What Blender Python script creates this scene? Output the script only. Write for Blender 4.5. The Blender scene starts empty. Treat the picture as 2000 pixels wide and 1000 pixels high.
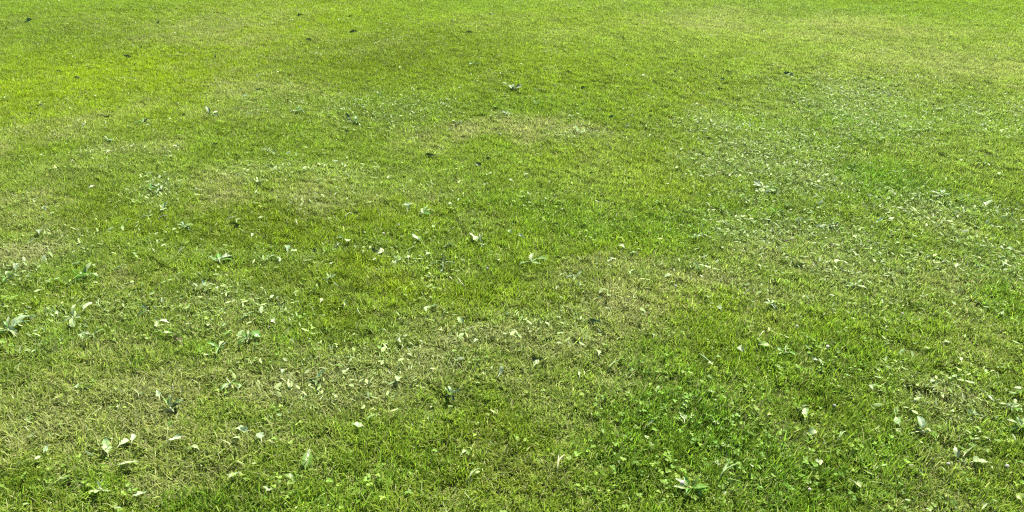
import bpy, math, random
import numpy as np
from mathutils import Vector, Euler, Matrix

rng = np.random.default_rng(11)
random.seed(11)
SC = bpy.context.scene
COL = SC.collection

# ------------------------------------------------------------------ camera
CAM_H, PITCH, LENS = 1.7, 26.5, 28.3          # a phone held at eye height, tilted down
FPX = 2000 * LENS / 36.0
cd = bpy.data.cameras.new('camera'); cam = bpy.data.objects.new('camera', cd); COL.objects.link(cam)
cd.lens = LENS; cd.sensor_width = 36; cd.clip_start = 0.05; cd.clip_end = 2000
cam.location = (0, 0, CAM_H); cam.rotation_euler = (math.radians(90 - PITCH), 0, 0)
SC.camera = cam

# ------------------------------------------------------------------ sky and sun
SUN_EL, SUN_AZ = 57.0, 32.0                    # ahead of the camera and to its right
w = bpy.data.worlds.new('World'); SC.world = w; w.use_nodes = True
nt = w.node_tree; bg = nt.nodes['Background']
sky = nt.nodes.new('ShaderNodeTexSky'); sky.sky_type = 'NISHITA'; sky.sun_disc = False
sky.sun_elevation = math.radians(SUN_EL); sky.sun_rotation = math.radians(SUN_AZ)
nt.links.new(sky.outputs[0], bg.inputs[0]); bg.inputs[1].default_value = 0.085
sl = bpy.data.lights.new('sun', 'SUN'); sun = bpy.data.objects.new('sun', sl); COL.objects.link(sun)
sl.energy = 5.0; sl.angle = math.radians(0.53); sl.color = (1.0, 0.95, 0.83)
a, e = math.radians(SUN_AZ), math.radians(SUN_EL)
sdir = Vector((math.sin(a) * math.cos(e), math.cos(a) * math.cos(e), math.sin(e)))
sun.rotation_euler = sdir.to_track_quat('Z', 'Y').to_euler(); sun.location = (0, 0, 20)

vs = SC.view_settings
vs.view_transform = 'Standard'; vs.look = 'None'; vs.gamma = 1; vs.use_curve_mapping = False; vs.exposure = 2.02
SC.render.engine = 'CYCLES'
cy = SC.cycles
cy.max_bounces = 8; cy.diffuse_bounces = 4; cy.glossy_bounces = 2; cy.transmission_bounces = 4; cy.transparent_max_bounces = 4
cy.use_adaptive_sampling = False; cy.use_denoising = False; cy.sample_clamp_indirect = 4
cy.filter_width = 1.2

# ------------------------------------------------------------------ pixel -> ground
_cp, _sp = math.cos(math.radians(PITCH)), math.sin(math.radians(PITCH))
def ground_at(px, py):
    """a pixel of the 2000x1000 photograph -> the spot of the level lawn it shows"""
    u, v = (px - 1000) / FPX, (500 - py) / FPX
    dy, dz = _cp + v * _sp, -_sp + v * _cp
    t = CAM_H / -dz
    return u * t, dy * t
def px_per_m(px, py):
    u, v = (px - 1000) / FPX, (500 - py) / FPX
    return FPX / (CAM_H / (_sp - v * _cp))

# ------------------------------------------------------------------ smooth noise and the lawn's patches
def vnoise(x, y, s, seed):
    r = np.random.default_rng(seed); T = r.random((64, 64))
    u, v = x / s + 1000.3, y / s + 1000.7
    i, j = np.floor(u).astype(int), np.floor(v).astype(int)
    f, g = u - i, v - j
    f, g = f * f * (3 - 2 * f), g * g * (3 - 2 * g)
    q = lambda a_, b_: T[a_ % 64, b_ % 64]
    return (q(i, j) * (1 - f) + q(i + 1, j) * f) * (1 - g) + (q(i, j + 1) * (1 - f) + q(i + 1, j + 1) * f) * g
def fbm(x, y, s, seed, n=3):
    o, amp, tot = 0, 1.0, 0
    for k in range(n):
        o = o + amp * vnoise(x, y, s / 2 ** k, seed + k); tot += amp; amp *= .55
    return o / tot
def height(x, y):
    x, y = np.asarray(x, float), np.asarray(y, float)
    fade = np.clip((40 - np.hypot(x, y)) / 15, 0, 1)
    return fade * (0.11 * (fbm(x, y, 2.3, 5, 2) - .5) + 0.022 * (fbm(x, y, .55, 9, 2) - .5))
def hz(x, y): return float(height(np.array([x]), np.array([y]))[0])

# each patch: centre and half-size in photo pixels (turned into metres on the ground), strength
PATCH = {
 'vivid': [(220,150,330,95,1),(360,170,240,55,.9),(120,110,150,40,.6),(560,60,200,60,.5),(640,40,330,45,.45),(760,560,140,38,.9),
           (980,120,330,80,.35),(520,690,130,26,.5),(1330,350,130,75,.55),(1120,300,140,50,.35),(700,400,260,55,.45),(480,400,190,50,.4),
           (270,440,110,60,.4),(1450,300,120,40,.2),(330,450,60,50,.5),(1500,690,260,70,.4),(60,620,70,45,.45),(940,960,190,55,.45),(1250,60,420,60,.25),
           (1020,575,190,50,.35),(1180,480,180,60,.35),(130,330,150,30,.3)],
 'lush':  [(1430,890,290,130,1),(1300,960,170,70,.8),(1760,375,110,40,1),(1640,250,140,42,.6),(1330,980,110,40,.9),(560,960,150,50,.8),(180,720,210,48,.75),
           (40,950,150,70,.55),(1600,740,170,60,.55),(1960,600,80,70,.6),(1500,400,110,45,.4),(930,760,90,34,.55),(520,690,90,22,.6),(1060,200,110,26,.35),
           (1300,430,170,50,.5),(680,980,120,40,.6),(1690,880,190,110,.55),(1100,420,160,50,.4),(1960,960,80,50,.4),(1480,800,200,60,.45),(820,470,180,36,.25),
           (60,590,90,26,.45),(1500,20,500,20,.35),(560,200,190,18,.3)],
 'dry':   [(980,258,170,26,.85),(905,262,36,14,.9),(1010,275,90,20,.7),(490,372,95,28,.75),(620,372,110,20,.5),(20,522,50,28,.9),(0,285,50,22,.7),(270,290,90,28,.5),
           (980,690,150,50,.85),(1290,650,130,62,.85),(1230,700,90,60,.5),(1470,585,130,40,.75),(1110,830,170,70,.55),(600,750,240,56,.7),(400,880,140,46,.6),
           (230,590,120,36,.5),(1830,580,110,44,.55),(1880,470,120,40,.3),(1500,835,50,22,.6),(1900,860,100,50,.55),(1830,960,130,50,.5),(830,730,190,54,.65),
           (1420,40,110,24,.5),(1660,60,240,50,.35),(520,180,120,36,.4),(1820,120,240,60,.3),(420,60,150,40,.35),(1240,545,110,36,.45),(60,440,110,40,.4),
           (60,790,130,70,.45),(250,800,160,60,.4),(1120,720,160,56,.4),(1960,700,90,90,.45),(780,370,150,30,.35),(1080,960,110,46,.3),(1650,500,210,50,.35),
           (160,250,140,30,.35),(330,700,120,30,.3),(1400,560,140,40,.35)],
 'olive': [(560,430,300,62,1),(760,115,300,66,1),(560,165,170,34,.6),(170,440,130,56,.8),(930,955,240,60,.8),(1060,140,330,60,.5),(340,60,200,30,.3),(1180,270,150,26,.4),(700,570,260,40,.5),(250,600,200,30,.5),(1900,950,170,80,.5),(1560,380,150,40,.3),(900,440,180,40,.4)],
 'light': [(1500,60,480,66,.9),(1780,130,320,60,.9),(1250,335,190,52,.6),(620,340,280,26,.8),(150,350,230,44,.7),(1080,650,330,56,.7),(800,720,260,56,.7),(1550,560,300,60,.6),(1850,300,200,60,.5),(1100,60,260,50,.4),(60,520,120,50,.6),(420,860,170,50,.5),(130,800,200,70,.5),(1000,840,240,70,.4)],
 'coarse':[(1500,300,150,70,1),(1640,225,150,50,1),(1680,180,120,22,.9),(1560,450,190,55,.9),(1850,425,170,45,1),(1900,520,160,60,.7),(1640,530,130,40,.6),
           (1420,260,80,36,.6),(1380,290,90,30,.5),(730,215,170,28,.42),(620,345,180,34,.42),(560,525,190,26,.5),(760,515,120,24,.5),(180,310,110,28,.3),
           (1880,230,160,50,.5),(1130,270,60,22,.6),(440,640,150,40,.5),(700,740,200,60,.5),(830,700,170,50,.5),(1060,670,140,44,.5),(30,670,70,34,.8),
           (180,645,90,34,.5),(1900,870,170,110,.45),(1470,560,150,50,.4),(1750,620,210,70,.35),(60,560,90,40,.4),(320,395,55,24,.8),(110,480,100,40,.4)],
}
def _prep():
    out = {}
    for k, L in PATCH.items():
        rows = []
        for px, py, rx, ry, s in L:
            x, y = ground_at(px, py)
            wx = rx / px_per_m(px, py)
            y0, y1 = ground_at(px, py + ry)[1], ground_at(px, max(py - ry, -60))[1]
            rows.append((x, y, wx, max((y1 - y0) / 2, .05), s))
        out[k] = rows
    return out
BLOBS = _prep()
def patch(k, x, y):
    wob = 1.0
    wx = x + wob * .8 * (fbm(x, y, .6, 31, 4) - .5); wy = y + wob * (fbm(x, y, .6, 47, 4) - .5)
    o = np.zeros_like(x)
    for bx, by, rx, ry, s in BLOBS[k]:
        q = ((wx - bx) / rx) ** 2 + ((wy - by) / ry) ** 2
        o = np.maximum(o, s * np.exp(-q * 1.1))
    return o
def fields(x, y):
    f = {k: patch(k, x, y) for k in PATCH}
    n1 = fbm(x, y, .35, 61); n2 = fbm(x, y, 1.1, 71); n3 = fbm(x, y, .14, 81)
    out = np.clip((np.hypot(x, y) - 9.0) / 3, 0, 1)
    f['olive'] = f['olive'] * (.7 + .6 * n1); f['light'] = f['light'] * (.6 + .8 * n1)
    f['vivid'] = np.clip(f['vivid'] + .5 * (n2 - .5), 0, 1)
    f['lush'] = np.clip(f['lush'] * (.6 + .8 * n1) + .35 * np.clip(n3 - .62, 0, 1) * 2, 0, 1)
    f['dry'] = np.clip(.68 * f['dry'] * (.1 + 1.0 * n1 + .9 * n3) + .05 + .3 * (n2 - .55) + .35 * (n3 - .5), 0.03, .95) * (1 - .4 * out)
    f['coarse'] = np.clip(f['coarse'] * (.4 + 1.2 * n3) + .12, 0, 1)
    return f

# ------------------------------------------------------------------ mesh and material helpers
def mesh_from(name, V, F, mats, attrs=None, smooth=True):
    me = bpy.data.meshes.new(name)
    V = np.asarray(V, np.float32)
    me.from_pydata(V.tolist(), [], F)
    for m in (mats if isinstance(mats, (list, tuple)) else [mats]): me.materials.append(m)
    if smooth and len(F): me.polygons.foreach_set('use_smooth', [True] * len(F))
    for k, v in (attrs or {}).items():
        at = me.attributes.new(k, 'FLOAT', 'POINT'); at.data.foreach_set('value', np.asarray(v, np.float32))
    me.update()
    return me
class NT:
    def __init__(self, name):
        self.m = bpy.data.materials.new(name); self.m.use_nodes = True
        self.t = self.m.node_tree; self.t.nodes.clear()
    def n(self, typ, **kw):
        nd = self.t.nodes.new(typ)
        for k, v in kw.items(): setattr(nd, k, v)
        return nd
    def l(self, a_, b_): self.t.links.new(a_, b_)
    def math(self, op, a_, b_=None, clamp=False):
        nd = self.n('ShaderNodeMath', operation=op, use_clamp=clamp)
        for i, q in enumerate((a_, b_)):
            if q is None: continue
            if hasattr(q, 'node'): self.l(q, nd.inputs[i])
            else: nd.inputs[i].default_value = q
        return nd.outputs[0]
    def mix(self, f, a_, b_, blend='MIX'):
        nd = self.n('ShaderNodeMix', data_type='RGBA', blend_type=blend)
        for i, q in ((0, f), (6, a_), (7, b_)):
            if hasattr(q, 'node'): self.l(q, nd.inputs[i])
            else: nd.inputs[i].default_value = q if i == 0 else (*q, 1)[:4]
        return nd.outputs[2]
    def attr(self, name, inst=False):
        return self.n('ShaderNodeAttribute', attribute_name=name, attribute_type='INSTANCER' if inst else 'GEOMETRY')
    def leaf_out(self, col, rough=.45, spec=.5, trans=.4, tcol=None, bump=None):
        p = self.n('ShaderNodeBsdfPrincipled'); tr = self.n('ShaderNodeBsdfTranslucent'); mx = self.n('ShaderNodeMixShader'); o = self.n('ShaderNodeOutputMaterial')
        if hasattr(col, 'node'): self.l(col, p.inputs['Base Color'])
        else: p.inputs['Base Color'].default_value = (*col, 1)
        p.inputs['Roughness'].default_value = rough; p.inputs['Specular IOR Level'].default_value = spec
        tc = tcol if tcol is not None else col
        if hasattr(tc, 'node'): self.l(tc, tr.inputs[0])
        else: tr.inputs[0].default_value = (*tc, 1)
        if bump is not None: self.l(bump, p.inputs['Normal'])
        mx.inputs[0].default_value = trans
        self.l(p.outputs[0], mx.inputs[1]); self.l(tr.outputs[0], mx.inputs[2]); self.l(mx.outputs[0], o.inputs[0])
        return self.m

def blade_material(name, straw, rough=.42, spec=.5, trans=.42, dry_bias=0.0):
    N = NT(name)
    tint = N.attr('tint', True).outputs['Color']
    dry = N.attr('dry', True).outputs['Fac']; ir = N.attr('irnd', True).outputs['Fac']
    br = N.attr('rnd').outputs['Fac']; up = N.attr('up').outputs['Fac']
    r = N.math('FRACT', N.math('ADD', br, ir))
    r2 = N.math('FRACT', N.math('MULTIPLY', r, 7.31))
    isdry = N.math('LESS_THAN', r, N.math('ADD', dry, dry_bias))
    sat = N.n('ShaderNodeHueSaturation')
    N.l(N.math('ADD', N.math('MULTIPLY', r2, .035), .4825), sat.inputs['Hue'])
    N.l(N.math('ADD', N.math('MULTIPLY', N.math('FRACT', N.math('MULTIPLY', r, 13.7)), .6), .70), sat.inputs['Value'])
    N.l(tint, sat.inputs['Color'])
    # the sheath near the ground is pale, the cut tip is bleached
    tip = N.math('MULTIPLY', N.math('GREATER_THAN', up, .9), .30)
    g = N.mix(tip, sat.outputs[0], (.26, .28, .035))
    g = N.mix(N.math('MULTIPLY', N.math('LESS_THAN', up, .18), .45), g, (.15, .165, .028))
    s = N.mix(r2, straw, tuple(c * .55 for c in straw))
    col = N.mix(isdry, g, s)
    tcol = N.mix(1.0, col, (1.0, 1.08, .85), 'MULTIPLY')
    return N.leaf_out(col, rough, spec, trans, tcol)

STRAW = (.31, .325, .125)
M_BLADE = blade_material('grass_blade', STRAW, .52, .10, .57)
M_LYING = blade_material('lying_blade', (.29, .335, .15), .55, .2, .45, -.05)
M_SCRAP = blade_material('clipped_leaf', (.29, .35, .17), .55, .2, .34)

def leaf_material(name, face, vein, rough, spec, trans):
    N = NT(name)
    oi = N.n('ShaderNodeObjectInfo'); tc = N.n('ShaderNodeTexCoord')
    no = N.n('ShaderNodeTexNoise'); no.inputs['Scale'].default_value = 90; no.inputs['Detail'].default_value = 3
    N.l(tc.outputs['Object'], no.inputs['Vector'])
    mid = N.attr('mid').outputs['Fac']
    hs = N.n('ShaderNodeHueSaturation'); hs.inputs['Color'].default_value = (*face, 1)
    N.l(N.math('ADD', N.math('MULTIPLY', oi.outputs['Random'], .05), .475), hs.inputs['Hue'])
    N.l(N.math('ADD', N.math('MULTIPLY', oi.outputs['Random'], .45), .78), hs.inputs['Value'])
    c = N.mix(N.math('MULTIPLY', no.outputs[0], .55), hs.outputs[0], tuple(x * .62 for x in face))
    c = N.mix(N.math('GREATER_THAN', mid, .86), c, vein)
    bp = N.n('ShaderNodeBump'); bp.inputs['Strength'].default_value = .5; bp.inputs['Distance'].default_value = .004
    N.l(no.outputs[0], bp.inputs['Height'])
    return N.leaf_out(c, rough, spec, trans, None, bp.outputs[0])
LM = {
 'pale':   leaf_material('pale_leaf',  (.22, .31, .11), (.29, .36, .16), .5, .3, .35),
 'white':  leaf_material('white_leaf', (.29, .37, .18), (.37, .44, .24), .5, .3, .32),
 'grey':   leaf_material('grey_leaf',  (.15, .21, .10), (.22, .28, .15), .5, .22, .25),
 'green':  leaf_material('green_leaf', (.10, .22, .02), (.20, .28, .08), .4, .4, .45),
 'dark':   leaf_material('dark_shaded_leaf',  (.034, .066, .016), (.09, .13, .04), .5, .2, .12),  # dark green of weeds; on upright leaves it also paints in backlit shade
 'yellow': leaf_material('yellow_leaf', (.17, .22, .03), (.24, .27, .06), .5, .3, .4),
 'brown':  leaf_material('brown_leaf', (.15, .118, .072), (.23, .17, .10), .6, .3, .05),
 'petal':  leaf_material('petal',      (.74, .70, .62), (.78, .74, .68), .6, .2, .5),
 'straw':  leaf_material('dry_stalk',  (.34, .35, .18), (.38, .38, .2), .5, .3, .2),
 'twig':   leaf_material('twig_bark',  (.055, .042, .030), (.07, .05, .04), .8, .2, .0),
}

# ------------------------------------------------------------------ ground
def build_ground():
    def axis(lo, hi, a0, a1, st):
        L = [lo, lo * .5, lo * .25] if lo < -40 else [lo]
        mid = list(np.arange(a0, a1 + 1e-6, st))
        return np.array(sorted(set([round(v, 4) for v in L + [a0 - 6, a0 - 2.5] + mid + [a1 + 2.5, a1 + 8, a1 + 25, hi * .4, hi]])))
    xs = axis(-400, 400, -10, 10, .08); ys = axis(-400, 600, 0, 15, .08)
    X, Y = np.meshgrid(xs, ys); Z = height(X.ravel(), Y.ravel())
    V = np.stack([X.ravel(), Y.ravel(), Z], 1)
    nx, ny = len(xs), len(ys)
    I = np.arange(nx * ny).reshape(ny, nx)
    F = np.stack([I[:-1, :-1], I[:-1, 1:], I[1:, 1:], I[1:, :-1]], -1).reshape(-1, 4).tolist()
    N = NT('soil_and_moss')
    tc = N.n('ShaderNodeNewGeometry')
    def noise(s, d=4):
        k = N.n('ShaderNodeTexNoise'); k.inputs['Scale'].default_value = s; k.inputs['Detail'].default_value = d
        N.l(tc.outputs['Position'], k.inputs['Vector']); return k.outputs[0]
    n1, n2 = noise(60), noise(1.4)
    c = N.mix(N.math('MULTIPLY', N.math('SUBTRACT', n1, .3), 2.2, True), (.080, .075, .030), (.10, .125, .026))
    c = N.mix(N.math('MULTIPLY', n2, .5), c, (.10, .13, .03))
    p = N.n('ShaderNodeBsdfPrincipled'); o = N.n('ShaderNodeOutputMaterial')
    p.inputs['Roughness'].default_value = .95; p.inputs['Specular IOR Level'].default_value = .1
    bp = N.n('ShaderNodeBump'); bp.inputs['Distance'].default_value = .01; N.l(noise(140), bp.inputs['Height'])
    N.l(c, p.inputs['Base Color']); N.l(bp.outputs[0], p.inputs['Normal']); N.l(p.outputs[0], o.inputs[0])
    g = bpy.data.objects.new('ground', mesh_from('ground', V, F, N.m)); COL.objects.link(g)
    g['kind'] = 'structure'; g['label'] = 'lawn soil and moss under the mown grass'
build_ground()

# ------------------------------------------------------------------ turf: clumps of blades set over the lawn
def blade_into(V, F, A, base, yaw, length, width, lean, bend, r, segs=3, twist=0.0):
    """one tapering, bending blade; A collects (rnd, up)"""
    i0 = len(V); ang = lean; pos = Vector(base); st = length / segs
    for k in range(segs + 1):
        t = k / segs
        wd = width * (1 - .25 * t) * (.75 if k == 0 else 1) * .5
        if k == segs: wd *= .55
        ty = yaw + twist * t
        side = Vector((-math.sin(ty), math.cos(ty), 0)) * wd
        V.append(pos - side); V.append(pos + side); A.append((r, t)); A.append((r, t))
        d = Vector((math.cos(yaw) * math.sin(ang), math.sin(yaw) * math.sin(ang), math.cos(ang)))
        pos = pos + d * st; ang += bend / segs
    for k in range(segs):
        a_ = i0 + 2 * k; F.append((a_, a_ + 1, a_ + 3, a_ + 2))
def proto(name, V, F, A, mat):
    A = np.array(A, np.float32)
    return bpy.data.objects.new(name, mesh_from(name, [tuple(v) for v in V], F, mat, {'rnd': A[:, 0], 'up': A[:, 1]}))
def upright_protos(n, nb, R=.055):
    out = []
    for i in range(n):
        V, F, A = [], [], []
        for b in range(nb):
            q = R * math.sqrt(random.random()); th = random.uniform(0, 6.283)
            ln = random.choice([.026, .031, .036, .039]) * random.uniform(.75, 1.25)
            if random.random() < .05: ln *= random.uniform(1.3, 1.9)
            blade_into(V, F, A, (q * math.cos(th), q * math.sin(th), -.003), random.uniform(0, 6.283), ln, random.uniform(.0020, .0041),
                       abs(random.gauss(.42, .45)), random.gauss(.65, .6), random.random(), 3, random.gauss(0, .6))
        out.append(proto('grass_clump', V, F, A, M_BLADE))
    return out
def lying_protos(n, nb, R=.05):
    out = []
    for i in range(n):
        V, F, A = [], [], []
        for b in range(nb):
            q = R * math.sqrt(random.random()); th = random.uniform(0, 6.283)
            blade_into(V, F, A, (q * math.cos(th), q * math.sin(th), random.uniform(.012, .026)), random.uniform(0, 6.283), random.uniform(.018, .040),
                       random.uniform(.0020, .0042), random.uniform(.9, 1.55), random.gauss(.2, .5), random.random(), 4, random.gauss(0, 1.2))
        out.append(proto('lying_blades', V, F, A, M_LYING))
    return out
def scrap_into(V, F, A, c, yaw, ln, wd, pitch, roll, cup, r):
    m = Matrix.Translation(c) @ Euler((roll, pitch, yaw)).to_matrix().to_4x4()
    i0 = len(V); prof = [(0, .15), (.25, .85), (.55, 1), (.85, .6), (1, .08)]
    for t, wq in prof:
        for s in (-1, 0, 1):
            V.append(m @ Vector((ln * (t - .5), s * wd * .5 * wq, cup * wd * abs(s) * wq + .25 * ln * cup * (t - .5) ** 2 * 2))); A.append((r, .5))
    for k in range(4):
        for s in range(2):
            a_ = i0 + 3 * k + s; F.append((a_, a_ + 1, a_ + 4, a_ + 3))
def scrap_protos(n, nb, R=.05):
    out = []
    for i in range(n):
        V, F, A = [], [], []
        for b in range(nb):
            q = R * math.sqrt(random.random()); th = random.uniform(0, 6.283)
            ln = random.uniform(.010, .030)
            scrap_into(V, F, A, Vector((q * math.cos(th), q * math.sin(th), random.uniform(.020, .036))), random.uniform(0, 6.283), ln, ln * random.uniform(.16, .5),
                       random.gauss(0, .45), random.gauss(0, .45), random.uniform(-.3, .5), random.random())
        out.append(proto('clipped_leaves', V, F, A, M_SCRAP))
    return out
def clover_protos(n, nb, R=.05):
    out = []
    for i in range(n):
        V, F, A = [], [], []
        for b in range(nb):
            q = R * math.sqrt(random.random()); th = random.uniform(0, 6.283); r = random.random()
            c = Vector((q * math.cos(th), q * math.sin(th), random.uniform(.018, .036)))
            y0 = random.uniform(0, 6.283); s = random.uniform(.0065, .0115)
            for k in range(3):
                y = y0 + k * 2.094
                scrap_into(V, F, A, c + Vector((math.cos(y), math.sin(y), 0)) * s * .55, y, s, s * .95, random.gauss(-.2, .3), random.gauss(0, .3), .2, r)
        out.append(proto('clover_leaves', V, F, A, M_SCRAP))
    return out

def scatter(name, label, cat, pts, protos):
    """pts: dict of numpy arrays; one stuff object, the clumps are geometry of its own"""
    n = len(pts['co']); me = bpy.data.meshes.new(name)
    me.vertices.add(n); me.vertices.foreach_set('co', pts['co'].astype(np.float32).ravel())
    for k, typ, fld in (('rot', 'FLOAT_VECTOR', 'vector'), ('scl', 'FLOAT_VECTOR', 'vector'), ('tint', 'FLOAT_COLOR', 'color'), ('dry', 'FLOAT', 'value'), ('irnd', 'FLOAT', 'value'), ('idx', 'INT', 'value')):
        at = me.attributes.new(k, typ, 'POINT'); arr = pts[k]
        at.data.foreach_set(fld, (arr.astype(np.int32) if typ == 'INT' else arr.astype(np.float32)).ravel())
    ob = bpy.data.objects.new(name, me); COL.objects.link(ob)
    g = bpy.data.node_groups.new(name, 'GeometryNodeTree')
    g.interface.new_socket('Geometry', in_out='INPUT', socket_type='NodeSocketGeometry')
    g.interface.new_socket('Geometry', in_out='OUTPUT', socket_type='NodeSocketGeometry')
    gi, go = g.nodes.new('NodeGroupInput'), g.nodes.new('NodeGroupOutput')
    jn = g.nodes.new('GeometryNodeJoinGeometry'); iop = g.nodes.new('GeometryNodeInstanceOnPoints')
    for p in protos:
        oi = g.nodes.new('GeometryNodeObjectInfo'); oi.inputs['Object'].default_value = p; oi.inputs['As Instance'].default_value = False
        g2i = g.nodes.new('GeometryNodeGeometryToInstance')
        g.links.new(oi.outputs['Geometry'], g2i.inputs[0]); g.links.new(g2i.outputs[0], jn.inputs[0])
    def na(k, t):
        nd = g.nodes.new('GeometryNodeInputNamedAttribute'); nd.data_type = t; nd.inputs[0].default_value = k; return nd.outputs[0]
    g.links.new(gi.outputs[0], iop.inputs['Points']); g.links.new(jn.outputs[0], iop.inputs['Instance'])
    iop.inputs['Pick Instance'].default_value = True
    g.links.new(na('idx', 'INT'), iop.inputs['Instance Index']); g.links.new(na('rot', 'FLOAT_VECTOR'), iop.inputs['Rotation']); g.links.new(na('scl', 'FLOAT_VECTOR'), iop.inputs['Scale'])
    g.links.new(iop.outputs[0], go.inputs[0])
    md = ob.modifiers.new('scatter', 'NODES'); md.node_group = g
    ob['kind'] = 'stuff'; ob['label'] = label; ob['category'] = cat
    return ob

def lawn_points(per_m2, prob=None):
    """random spots over the lawn: full density where one stands and looks, thinner far off"""
    P = []
    for (x0, x1, y0, y1, dn) in ((-9.5, 9.5, .5, 13, 1.0), (-16, 16, 13, 26, .35), (-16, -9.5, .5, 13, .3), (9.5, 16, .5, 13, .3)):
        g = 1 / math.sqrt(per_m2 * dn)                      # a jittered grid leaves no bald spots
        gx, gy = np.meshgrid(np.arange(x0, x1, g), np.arange(y0, y1, g)); m = gx.size
        P.append(np.stack([gx.ravel() + rng.uniform(-.2, 1.2, m) * g, gy.ravel() + rng.uniform(-.2, 1.2, m) * g], 1))
    P = np.concatenate(P); x, y = P[:, 0], P[:, 1]
    keep = (np.abs(x) < .72 * (y * .9 + .6) + 1.6)
    x, y = x[keep], y[keep]; f = fields(x, y)
    if prob is not None:
        k = rng.random(len(x)) < prob(f); x, y = x[k], y[k]; f = {q: v[k] for q, v in f.items()}
    return x, y, f
C = lambda *v: np.array(v)
def tint_of(x, y, f):
    base = C(.131, .205, .012)[None]
    for k, c, a_ in (('light', (.186, .246, .048), .9), ('vivid', (.182, .256, .0001), 1.1), ('olive', (.106, .158, .001), .95), ('dry', (.256, .264, .088), 1.2), ('coarse', (.162, .228, .055), .75), ('lush', (.094, .186, .016), .8)):
        base = base + (C(*c)[None] - base) * np.clip(f[k] * a_, 0, .95)[:, None]
    t = base
    t = t * (1 + .5 * (fbm(x, y, .13, 91) - .5) + .46 * (rng.random(len(x)) - .5))[:, None]
    return np.concatenate([t, np.ones((len(t), 1))], 1)
def leaning(x, y, n, tilt):
    """turned any way about the vertical, then laid over the way the mower last went"""
    yaw = rng.uniform(0, 6.283, n); d = .45 + 1.8 * (fbm(x, y, .8, 121) - .5) + rng.normal(0, .5, n); th = np.abs(rng.normal(.26, tilt, n))
    def turn(kx, ky, th):                       # turns by th about the level axes (kx, ky)
        c, s_ = np.cos(th), np.sin(th); T = np.zeros((n, 3, 3))
        T[:, 0, 0] = c + kx * kx * (1 - c); T[:, 0, 1] = T[:, 1, 0] = kx * ky * (1 - c); T[:, 1, 1] = c + ky * ky * (1 - c)
        T[:, 0, 2] = ky * s_; T[:, 2, 0] = -ky * s_; T[:, 1, 2] = -kx * s_; T[:, 2, 1] = kx * s_; T[:, 2, 2] = c
        return T
    gx, gy = (height(x + .03, y) - height(x - .03, y)) / .06, (height(x, y + .03) - height(x, y - .03)) / .06
    g = np.hypot(gx, gy) + 1e-9
    T = turn(gy / g, -gx / g, np.arctan(g)) @ turn(-np.sin(d), np.cos(d), th)   # set square on the slope first
    Z = np.zeros((n, 3, 3)); Z[:, 0, 0] = Z[:, 1, 1] = np.cos(yaw); Z[:, 1, 0] = np.sin(yaw); Z[:, 0, 1] = -np.sin(yaw); Z[:, 2, 2] = 1
    Q = T @ Z
    return np.stack([np.arctan2(Q[:, 2, 1], Q[:, 2, 2]), -np.arcsin(np.clip(Q[:, 2, 0], -1, 1)), np.arctan2(Q[:, 1, 0], Q[:, 0, 0])], 1)
def pack(x, y, f, nprot, smin, smax, tilt=.12, zoff=0.0, dry=None, sc=None, wash=0.0, to=(.20, .26, .12)):
    n = len(x)
    s = rng.uniform(smin, smax, n) if sc is None else sc
    return dict(co=np.stack([x, y, height(x, y) + zoff], 1), rot=leaning(x, y, n, tilt),
                scl=np.stack([rng.uniform(.85, 1.15, n)] * 2 + [s], 1), tint=tint_of(x, y, f) * (1 - wash) + np.array([*to, 1]) * wash, dry=f['dry'] if dry is None else dry, irnd=rng.random(n), idx=rng.integers(0, nprot, n))

UP = upright_protos(14, 120)
x, y, f = lawn_points(470)
h = (.78 + .35 * f['lush'] + .05 * f['vivid'] - .2 * f['dry'] - .14 * f['coarse'] + .22 * (fbm(x, y, .3, 101) - .5)) * rng.uniform(.72, 1.25, len(x))
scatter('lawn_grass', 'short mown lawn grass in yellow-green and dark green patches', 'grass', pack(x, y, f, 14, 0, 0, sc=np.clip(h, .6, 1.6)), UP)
LY = lying_protos(16, 8, .065)
x, y, f = lawn_points(300, lambda f: np.clip(.18 + .9 * f['coarse'] + .45 * f['dry'], 0, 1))
scatter('cut_grass', 'pale cut grass blades lying loose on the lawn', 'grass clippings', pack(x, y, f, 16, .8, 1.2, .15, -.004, dry=np.clip(f['dry'] * .8 + .25 * f['coarse'], 0, .9)), LY)
SR = scrap_protos(20, 4, .08)
x, y, f = lawn_points(430, lambda f: np.clip(2.2 * np.clip(f['coarse'] - .1, 0, 1) ** 1.25 + .012, 0, 1))
scatter('leaf_clippings', 'pale small leaf clippings strewn over the lawn by the mower', 'leaf clippings', pack(x, y, f, 20, .8, 1.2, .15, .001, dry=.10 + .3 * f['coarse'], wash=.7, to=(.215, .285, .11)), SR)
CL = clover_protos(16, 6, .07)
x, y, f = lawn_points(460, lambda f: np.clip(.62 * f['lush'] ** 1.3 + .02, 0, 1))
scatter('clover_patch', 'low clover leaves growing through the dark green grass', 'clover', pack(x, y, f, 16, .8, 1.2, .12, 0, dry=np.full(len(x), .02), wash=.5, to=(.095, .175, .016)), CL)

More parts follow.
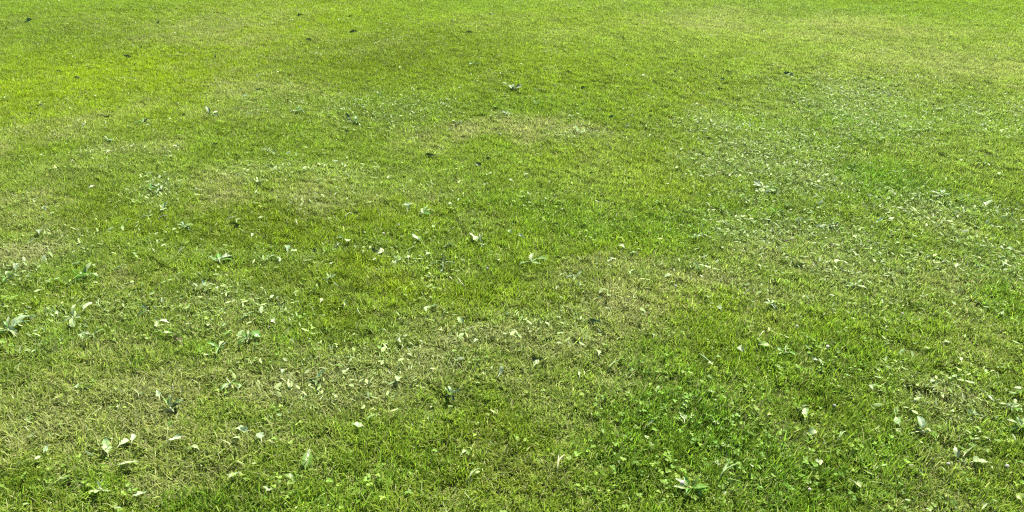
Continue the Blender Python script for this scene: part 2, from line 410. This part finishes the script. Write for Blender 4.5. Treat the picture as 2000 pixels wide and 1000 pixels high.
# ------------------------------------------------------------------ single leaves, weeds, stalks and flowers
def leaf_mesh(name, L, W, mat, shape='ovate', fold=.25, curl=.6, wave=.15, nu=7, seed=0, tear=.55, crum=.2):
    r = random.Random(seed); V, F, mid = [], [], []
    prof = {'ovate': lambda t: math.sin(math.pi * t ** .62) ** .8, 'tri': lambda t: (min(1, t * 6)) * (1 - t) ** .75 * 1.1,
            'lance': lambda t: math.sin(math.pi * t ** .8) ** .7, 'spoon': lambda t: math.sin(math.pi * t ** 1.6) ** .75,
            'tooth': lambda t: math.sin(math.pi * t ** 1.2) ** .7 * (1 if int(t * 99) % 2 else 1)}[shape]
    ph = r.uniform(0, 6.28); pos = Vector((0, 0, 0)); ang = 0.0
    nv = 5
    for i in range(nu + 1):
        t = i / nu; wq = max(prof(min(max(t, .001), .999)), .03) * W * .5
        if shape == 'tooth' and i % 2: wq *= .5
        wl, wr = wq * r.uniform(1 - tear, 1), wq * r.uniform(1 - tear, 1); ang += r.gauss(0, crum)
        up = Vector((-math.sin(ang), 0, math.cos(ang)))
        for j in range(nv):
            s = (j / (nv - 1)) * 2 - 1
            wq = wl if s < 0 else wr
            off = Vector((0, s * wq * math.cos(fold * abs(s)), 0)) + up * (abs(s) * wq * math.sin(fold) + wave * W * .25 * math.sin(ph + 5 * t + 2.2 * s) * abs(s))
            V.append(pos + off); mid.append(1 - abs(s))
        pos = pos + Vector((math.cos(ang), 0, math.sin(ang))) * (L / nu); ang -= curl / nu
    for i in range(nu):
        for j in range(nv - 1):
            a_ = i * nv + j; F.append((a_, a_ + 1, a_ + nv + 1, a_ + nv))
    return mesh_from(name, [tuple(v) for v in V], F, mat, {'mid': mid})
def tube_mesh(name, pts, radii, mat, ns=5):
    V, F = [], []
    for k, p in enumerate(pts):
        d = (Vector(pts[min(k + 1, len(pts) - 1)]) - Vector(pts[max(k - 1, 0)])).normalized()
        u = d.cross(Vector((0, 0, 1)) if abs(d.z) < .9 else Vector((1, 0, 0))).normalized(); v = d.cross(u)
        for i in range(ns):
            th = 6.2832 * i / ns; V.append(tuple(Vector(p) + (u * math.cos(th) + v * math.sin(th)) * radii[k]))
    for k in range(len(pts) - 1):
        for i in range(ns):
            F.append((k * ns + i, k * ns + (i + 1) % ns, (k + 1) * ns + (i + 1) % ns, (k + 1) * ns + i))
    F.append(tuple(range(ns - 1, -1, -1))); F.append(tuple((len(pts) - 1) * ns + i for i in range(ns)))
    return mesh_from(name, V, F, mat, {'mid': [0.0] * len(V)})
def part(name, me, root, M=None):
    o = bpy.data.objects.new(name, me); COL.objects.link(o); o.parent = root
    if M is not None: o.matrix_local = M
    return o
def root_at(name, x, y, dz, yaw):
    o = bpy.data.objects.new(name, None); COL.objects.link(o)
    o.empty_display_size = .03; o.location = (x, y, hz(x, y) + dz); o.rotation_euler = (0, 0, yaw); return o
def M4(loc, rot): return Matrix.Translation(Vector(loc)) @ Euler(rot).to_matrix().to_4x4()

SHAPE = ['']
def make_leaf(x, y, s, tone, r, shape=None, stand=None):
    L = .045 * s * r.uniform(.7, 1.25); sh = shape or r.choice(['ovate', 'ovate', 'tri', 'spoon'])
    SHAPE[0] = sh
    root = root_at('broad_leaf', x, y, .027, r.uniform(0, 6.283))
    pitch = -r.uniform(.05, .55) if stand is None else -stand
    M = M4((0, 0, 0), (r.gauss(0, .35), pitch, 0))
    W = L * r.uniform(.55, .85) * (.45 if sh == 'lance' else 1)
    part('leaf_blade', leaf_mesh('leaf_blade', L, W, LM[tone], sh, r.uniform(.1, .55), r.uniform(.3, 1.2), r.uniform(.1, .5), seed=r.random()), root, M)
    part('leaf_stalk', tube_mesh('leaf_stalk', [(.002, 0, 0), (-L * .25, .002, -.004), (-L * .5, .004 * r.uniform(-1, 1), -.014)], [.0013, .0012, .001], LM['green' if tone in ('green', 'dark') else 'straw']), root, M)
    return root
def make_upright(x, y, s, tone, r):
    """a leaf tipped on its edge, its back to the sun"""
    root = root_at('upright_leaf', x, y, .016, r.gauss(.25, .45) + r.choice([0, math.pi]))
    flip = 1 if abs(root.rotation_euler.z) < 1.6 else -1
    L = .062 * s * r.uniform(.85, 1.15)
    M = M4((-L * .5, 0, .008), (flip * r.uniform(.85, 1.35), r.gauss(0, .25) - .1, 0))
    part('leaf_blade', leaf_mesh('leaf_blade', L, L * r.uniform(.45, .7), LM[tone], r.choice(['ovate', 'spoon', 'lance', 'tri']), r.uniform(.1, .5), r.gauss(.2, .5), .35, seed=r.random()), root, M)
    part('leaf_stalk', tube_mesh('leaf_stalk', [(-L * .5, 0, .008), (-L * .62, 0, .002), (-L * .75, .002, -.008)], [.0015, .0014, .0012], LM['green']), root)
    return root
def make_rosette(x, y, s, tones, r, n=None):
    root = root_at('weed_rosette', x, y, .024, r.uniform(0, 6.283)); n = n or r.choice([4, 5, 7, 8, 10, 12, 14])
    sh = r.choice(['tooth', 'lance', 'spoon', 'ovate']); L0 = .044 * s * r.uniform(.75, 1.25)
    for k in range(n):
        L = L0 * r.uniform(.4, 1.35); yw = 6.283 * k / n + r.gauss(0, .5)
        part('leaf', leaf_mesh('leaf', L, L * r.uniform(.28, .55), LM[r.choice(tones)], r.choice([sh, sh, 'lance', 'spoon']), r.uniform(.2, .6), r.uniform(.2, 1.3), r.uniform(.1, .5), seed=r.random()), root,
             M4((.004 * math.cos(yw), .004 * math.sin(yw), .004), (r.gauss(0, .3), -r.uniform(.15, .8), yw)))
    part('crown', tube_mesh('crown', [(0, 0, -.012), (0, 0, .004), (0, 0, .009)], [.003, .004, .002], LM['straw']), root)
    return root
def make_stalk(x, y, s, tone, r):
    root = root_at('loose_stalk', x, y, .026, r.choice([.5, .7, .9, 1.1, 2.3, .8]) + r.gauss(0, .2))
    L = .055 * s
    pts = [(L * (t - .5), .10 * L * math.sin(3 * t + r.random()), .22 * L * t + .12 * L * math.sin(2.8 * t)) for t in (0, .25, .5, .75, 1)]
    part('stem', tube_mesh('stem', pts, [.0016, .0020, .0022, .0020, .0012], LM[tone]), root)
    part('sheath_leaf', leaf_mesh('sheath_leaf', L * .6, L * .13, LM[tone], 'lance', .5, .5, .1, seed=r.random()), root, M4(pts[1], (.2, -.25, .25)))
    return root
def make_flower(x, y, s, r, tone='petal'):
    root = root_at('clover_flower', x, y, 0, r.uniform(0, 6.283)); H = .038; R = .0065 * s
    part('stem', tube_mesh('stem', [(0, 0, 0), (.002, 0, H * .5), (0, 0, H)], [.0011, .001, .0009], LM['green']), root)
    V, F = [], []
    for k in range(46):
        ph = math.acos(1 - 1.75 * (k + .5) / 46); th = k * 2.39996
        d = Vector((math.sin(ph) * math.cos(th), math.sin(ph) * math.sin(th), math.cos(ph)))
        u = d.cross(Vector((.3, .2, .9))).normalized() * R * .2; v = d.cross(u).normalized() * R * .12
        i0 = len(V); b = d * R * .35; m = d * R * .8; t = d * R * r.uniform(.95, 1.12)
        V += [tuple(b + q) for q in (u * .5, v, -u * .5, -v)] + [tuple(m + q) for q in (u, v * 1.6, -u, -v * 1.6)] + [tuple(t)]
        for q in range(4):
            F.append((i0 + q, i0 + (q + 1) % 4, i0 + 4 + (q + 1) % 4, i0 + 4 + q)); F.append((i0 + 4 + q, i0 + 4 + (q + 1) % 4, i0 + 8))
    part('flower_head', mesh_from('flower_head', V, F, LM[tone], {'mid': [0.0] * len(V)}), root, M4((0, 0, H), (r.gauss(0, .2), r.gauss(0, .2), 0)))
    return root
def make_twig(x, y, s, r):
    root = root_at('broken_twig', x, y, .028, r.gauss(.3, .4)); L = .07 * s
    pts = [(L * (t - .5), .008 * math.sin(6 * t + r.random() * 3), .004 * math.sin(9 * t)) for t in (0, .2, .45, .7, 1)]
    part('stem', tube_mesh('stem', pts, [.0022, .003, .0028, .0024, .0014], LM['twig'], 6), root)
    part('side_shoot', tube_mesh('side_shoot', [pts[2], (pts[2][0] + .012, pts[2][1] + .010, .006), (pts[2][0] + .02, pts[2][1] + .02, .008)], [.0018, .0014, .0009], LM['twig']), root)
    return root
def make_dead(x, y, s, r):
    root = root_at('dead_leaf', x, y, .02, 2.2); L = .062 * s
    M = M4((0, 0, .004), (.5, -.35, 0))
    part('leaf_blade', leaf_mesh('leaf_blade', L, L * .7, LM['brown'], 'ovate', .95, 1.5, .4, seed=3), root, M)
    part('leaf_stalk', tube_mesh('leaf_stalk', [(.002, 0, 0), (-.012, .002, .004), (-.024, .001, .002)], [.0013, .0012, .0010], LM['brown']), root, M)
    return root

# photo pixel, kind, relative size.  l pale leaf, w white leaf, g grey leaf, n green leaf, y yellow leaf, d upright leaf coloured dark for its shade,
# r green rosette, p pale rosette, k dark rosette, s stalk, f flower, t twig, b dead leaf
CAT = '''
131 7 d 1.1;58 52 d 1.2;16 62 d 1;249 110 d 1.1;266 122 l 1.1;275 92 d 1;210 90 l 1;257 90 l 1;420 110 d 1.3;446 108 d 1;311 50 d .9;345 70 w .9;588 37 d 1.1;591 58 d 1.1
602 82 d 1;690 68 d 1.3;633 54 l 1;661 45 l 1;487 80 l .9;408 170 t 1.2;504 180 d 1.2;485 192 g 1.1;75 214 d 1.4;66 231 d 1.1;210 240 d 1;201 235 t .9;166 262 w 1.1;35 292 g 1.2
413 231 k 1.1;425 292 d 1.1;525 299 p 1.1;280 248 k .9;581 224 p 1.1;563 203 d .9;340 296 w .8;217 287 p 1.3;464 308 d 1;217 317 s 1.2;184 326 l .9;150 154 d .9;135 203 w .8;117 202 w .7
163 189 t .7;458 153 d .7;115 140 d .7;691 242 k 1;681 259 d 1;10 201 l .9;542 145 l .8;883 47 d .8;911 68 d 1.4;960 35 d .9;683 38 d .8;926 133 k .9;1152 98 d .8;1065 108 s 1
1003 182 k 1.1;988 171 l 1;1047 184 s 1;1047 210 p 1.1;1016 133 l .9;897 177 l .9;743 189 p 1.1;769 210 l .9;702 212 p 1;664 219 l .9;990 226 p 1.1;1117 233 p .9;1137 178 d .7
1084 175 d .6;1170 222 l .8;1233 231 w .9;1226 252 p 1;1270 234 d .8;1194 235 d .7;1077 252 w .6;1130 262 p 1.2;979 264 g .9;895 241 k .9;841 305 d 1.3;932 327 d 1.2;955 312 d .8
1322 184 d .8;1315 150 d .8;877 201 l .8;1538 156 d 1.3;1412 163 d .7;1552 101 t 1.3;1676 52 w .9;1366 211 l .9;1407 178 d .7;1366 247 d .7;1431 226 l .9;1995 56 w .8
187 379 w .9;318 386 k 1.4;297 388 k .9;93 423 w 1;131 430 d 1;93 446 l .9;86 472 g 1.3;101 509 l .9;252 454 s .9;287 446 s .8;322 426 p 1.1;322 446 s .9;345 446 g .9;367 465 p 1
455 451 s 1.2;469 458 d 1.2;507 444 l .9;497 477 w .8;563 502 g 1.3;570 514 w 1;546 526 l 1;525 531 p .9;432 533 p 1.3;500 411 w .7;682 439 s .9;583 454 s .9;661 500 k .9;682 491 w 1
661 483 l .8;651 535 w 1;647 566 p 1.1;660 579 w .6;243 552 s 1;269 594 d .8;408 584 g 1;429 591 w .6;38 553 g 1.2;21 566 r 1.2;171 566 r 1.3;149 542 w .7;105 575 l .8;171 633 w 1
121 642 w .9;150 650 p 1.2;203 624 s 1;32 660 g 1.6;25 672 p 1.1;296 636 k 1;324 617 w .7;315 668 l 1.1;341 662 w 1.1;343 680 l 1;439 640 s 1;439 663 l .9;487 650 s 1.2;541 659 w 1.3
630 614 w .8;675 621 l .9;611 510 d .8;413 365 g .8;378 390 g .7;506 367 p .9;618 362 w .8;360 362 l .8;788 414 g 1.1;797 426 l .9;828 432 p 1.1;848 426 l .8;874 409 l .9;897 398 l .9
848 456 l .9;780 461 f .8;751 479 f .8;822 488 w 1.1;886 496 g 1.1;932 488 w 1.3;940 496 k .9;738 517 w 1.2;735 511 d .9;713 509 l .8;776 526 p .9;800 523 w .9;834 516 l .9;800 505 l .8
865 535 k 1;1038 531 p 1.2;1023 479 w .8;1012 474 w .6;996 465 l .8;953 549 f .9;1093 558 w .7;1121 563 p .9;1133 575 l .8;1206 495 w .9;1241 509 l .9;1201 524 l .8;1294 446 l .9
1157 342 d .8;1035 388 l .7;1002 360 l .8;1024 346 l .8;1087 449 d .7;1003 447 d .7;902 575 s 1;832 622 l .8;856 621 g 1;704 635 s .8;674 619 l .8;755 670 g 1.1;905 654 l .8;1157 654 d 1.1
1185 601 l .9;1231 559 l .7;1297 559 l .8;1317 582 f .8;1257 635 l .7;1101 416 l .7;1764 420 w 1;1835 391 p 1;1821 404 w .8;1923 409 w 1.1;1744 393 l .8;1634 449 w .9;1708 447 w .8
1531 479 t 1.1;1620 491 t .8;1363 539 r 1.1;1365 553 w .7;1666 575 p 1.1;1645 523 w .8;1452 589 w .8;1503 610 p .9;1405 624 w .9;1953 633 w .8;1757 636 f .8;1552 663 f .8;1958 495 l .9
1515 423 k .9;1489 376 p 1.1;1436 432 l .8;1358 475 p 1.2;1559 535 d .7;1484 537 l .7;278 800 l 1.2;318 804 w 1;350 821 y .9;340 829 k .8;163 778 w .6;173 788 d .7;455 781 p .8
621 771 d .9;622 768 l .9;560 753 l .9;100 898 w .8;219 914 l 1.3;241 898 w 1.2;266 890 w 1;241 935 w 1.2;362 884 w .9;395 909 l .8;464 888 w .9;479 872 w 1;490 874 w .7;516 890 g .9
535 895 l .8;472 956 l 1;206 984 p 1;269 997 w 1.1;560 960 n 1.3;602 947 n 1.2;542 990 n 1;129 690 l 1;163 681 l .9;190 685 p .9;360 699 b 1;471 687 l 1;514 687 n 1.3;500 700 n 1;445 683 n 1.1
490 692 r 1.1;434 708 p .9;660 706 w .6;576 695 l .8;336 850 n .9;792 685 l 1;788 700 w .9;778 764 l .9;974 762 g 1.1;960 743 l .7;1051 729 d .9;1040 746 l .9;1072 690 d 1;1096 700 l .7
1275 681 l .9;1166 713 l .8;1196 744 s 1;1131 762 l .6;881 800 k .7;933 687 w .7;711 863 l .9;736 841 l .7;1094 937 s 1.1;926 965 s 1;902 920 l .6;1334 846 w .8;1280 790 l .8;1259 860 l .8
1329 970 f 1.1;1345 975 r 1.2;1438 702 w 1.1;1501 699 l 1.1;1484 680 s .9;1375 730 s 1.1;1520 743 l .8;1611 704 f 1;1582 723 w .6;1530 712 r 1.2;1559 816 d .9;1624 818 f .8;1568 841 l .9
1393 792 w .7;1419 947 s 1.5;1860 888 w 1.1;1879 902 l 1.2;1895 916 l 1;1839 687 w .8;1925 790 w .8;1970 814 p 1.1;1886 818 l .9;1846 926 f .8;1960 930 f .9;1990 990 y 1;1846 979 y .9
1853 990 n 1;1928 874 l .8;1797 860 p .9;1640 874 s .9;1657 955 l .9;1576 981 f .7;1751 846 l .9;1573 867 l .8;1496 835 y .9;1872 723 l .8;1820 760 l .7;1990 850 r 1.1;1780 800 l .7;1700 780 l .7
'''
ITEMS = []
for tok in CAT.replace('\n', ';').split(';'):
    q = tok.split()
    if len(q) == 4: ITEMS.append((float(q[0]), float(q[1]), q[2], float(q[3])))
PHR = {'l': 'pale green loose leaf', 'w': 'whitish broken leaf', 'g': 'grey-green wilted leaf', 'n': 'glossy fresh green leaf', 'y': 'yellowing loose leaf',
       'd': 'shade-dark leaf standing upright', 'r': 'fresh green weed rosette', 'p': 'pale cut weed rosette', 'k': 'dark green weed rosette', 's': 'pale leaning stalk', 'f': 'white clover flower',
       't': 'thin dark twig', 'b': 'curled brown dead leaf'}
CATG = {'l': 'leaf', 'w': 'leaf', 'g': 'leaf', 'n': 'leaf', 'y': 'leaf', 'd': 'leaf', 'r': 'weed', 'p': 'weed', 'k': 'weed', 's': 'stalk', 'f': 'flower', 't': 'twig', 'b': 'leaf'}
NEAR = {'l': 'pale leaf', 'w': 'whitish leaf', 'g': 'grey-green leaf', 'n': 'green leaf', 'y': 'yellow leaf', 'd': 'shade-dark leaf', 'r': 'green rosette', 'p': 'pale rosette', 'k': 'dark rosette', 's': 'pale stalk', 'f': 'clover flower', 't': 'dark twig', 'b': 'brown leaf'}
GXY = [ground_at(i[0], i[1]) for i in ITEMS]
ga = np.array(GXY); FL = fields(ga[:, 0], ga[:, 1])
def zone(i):
    z = [(FL['vivid'][i], 'on vivid yellow-green grass'), (FL['lush'][i] * 1.1, 'in dark green grass'), (FL['dry'][i] * 1.1, 'on dry straw-coloured grass'), (FL['coarse'][i], 'among pale clippings'), (.32, 'on plain green grass')]
    return max(z)[1]
USED = set()
for i, (px, py, k, s) in enumerate(ITEMS):
    x, y = GXY[i]; r = random.Random(1000 + i)
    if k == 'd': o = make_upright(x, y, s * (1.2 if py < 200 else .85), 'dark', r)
    elif k in 'lwgny':
        o = make_leaf(x, y, s * (.7 if k == 'y' else 1), {'l': 'pale', 'w': 'white', 'g': 'grey', 'n': 'green', 'y': 'yellow'}[k], r)
    elif k == 'r': o = make_rosette(x, y, s * .8, ['green', 'green', 'pale'], r, r.randint(9, 14))
    elif k == 'p': o = make_rosette(x, y, s * (1.0 if py > 350 else .9), ['pale', 'pale', 'green', 'grey'], r)
    elif k == 'k': o = make_rosette(x, y, s * 1.2, ['dark', 'dark', 'green', 'grey'], r)
    elif k == 's': o = make_stalk(x, y, s, r.choice(['straw', 'pale']), r)
    elif k == 'f': o = make_flower(x, y, s, r)
    elif k == 't': o = make_twig(x, y, s, r)
    else: o = make_dead(x, y, s, r)
    D = np.hypot(ga[:, 0] - x, ga[:, 1] - y); D[i] = 9
    size = 'small ' if s < .75 else ('large ' if s > 1.15 else '')
    if k in 'lwgny': size += {'ovate': 'oval ', 'tri': 'pointed ', 'spoon': 'blunt '}[SHAPE[0]]
    near = [ITEMS[j][2] for j in np.argsort(D)[:6]]
    how = 'by' if np.sort(D)[0] < .3 else 'apart from'
    for b in range(1, 6):                       # the two neighbours that tell it from its look-alikes
        lab = f"{size}{PHR[k]} {zone(i)}, {how} {NEAR[near[0]]} and {'another' if near[b] == near[0] else NEAR[near[b]]}"
        if lab not in USED: break
    USED.add(lab); o['label'] = lab
    o['category'] = CATG[k]
    o['group'] = {'leaf': 'loose leaves left on the lawn', 'weed': 'weed rosettes in the lawn', 'stalk': 'loose stalks on the lawn', 'flower': 'clover flowers in the lawn', 'twig': 'twigs on the lawn'}[CATG[k]]
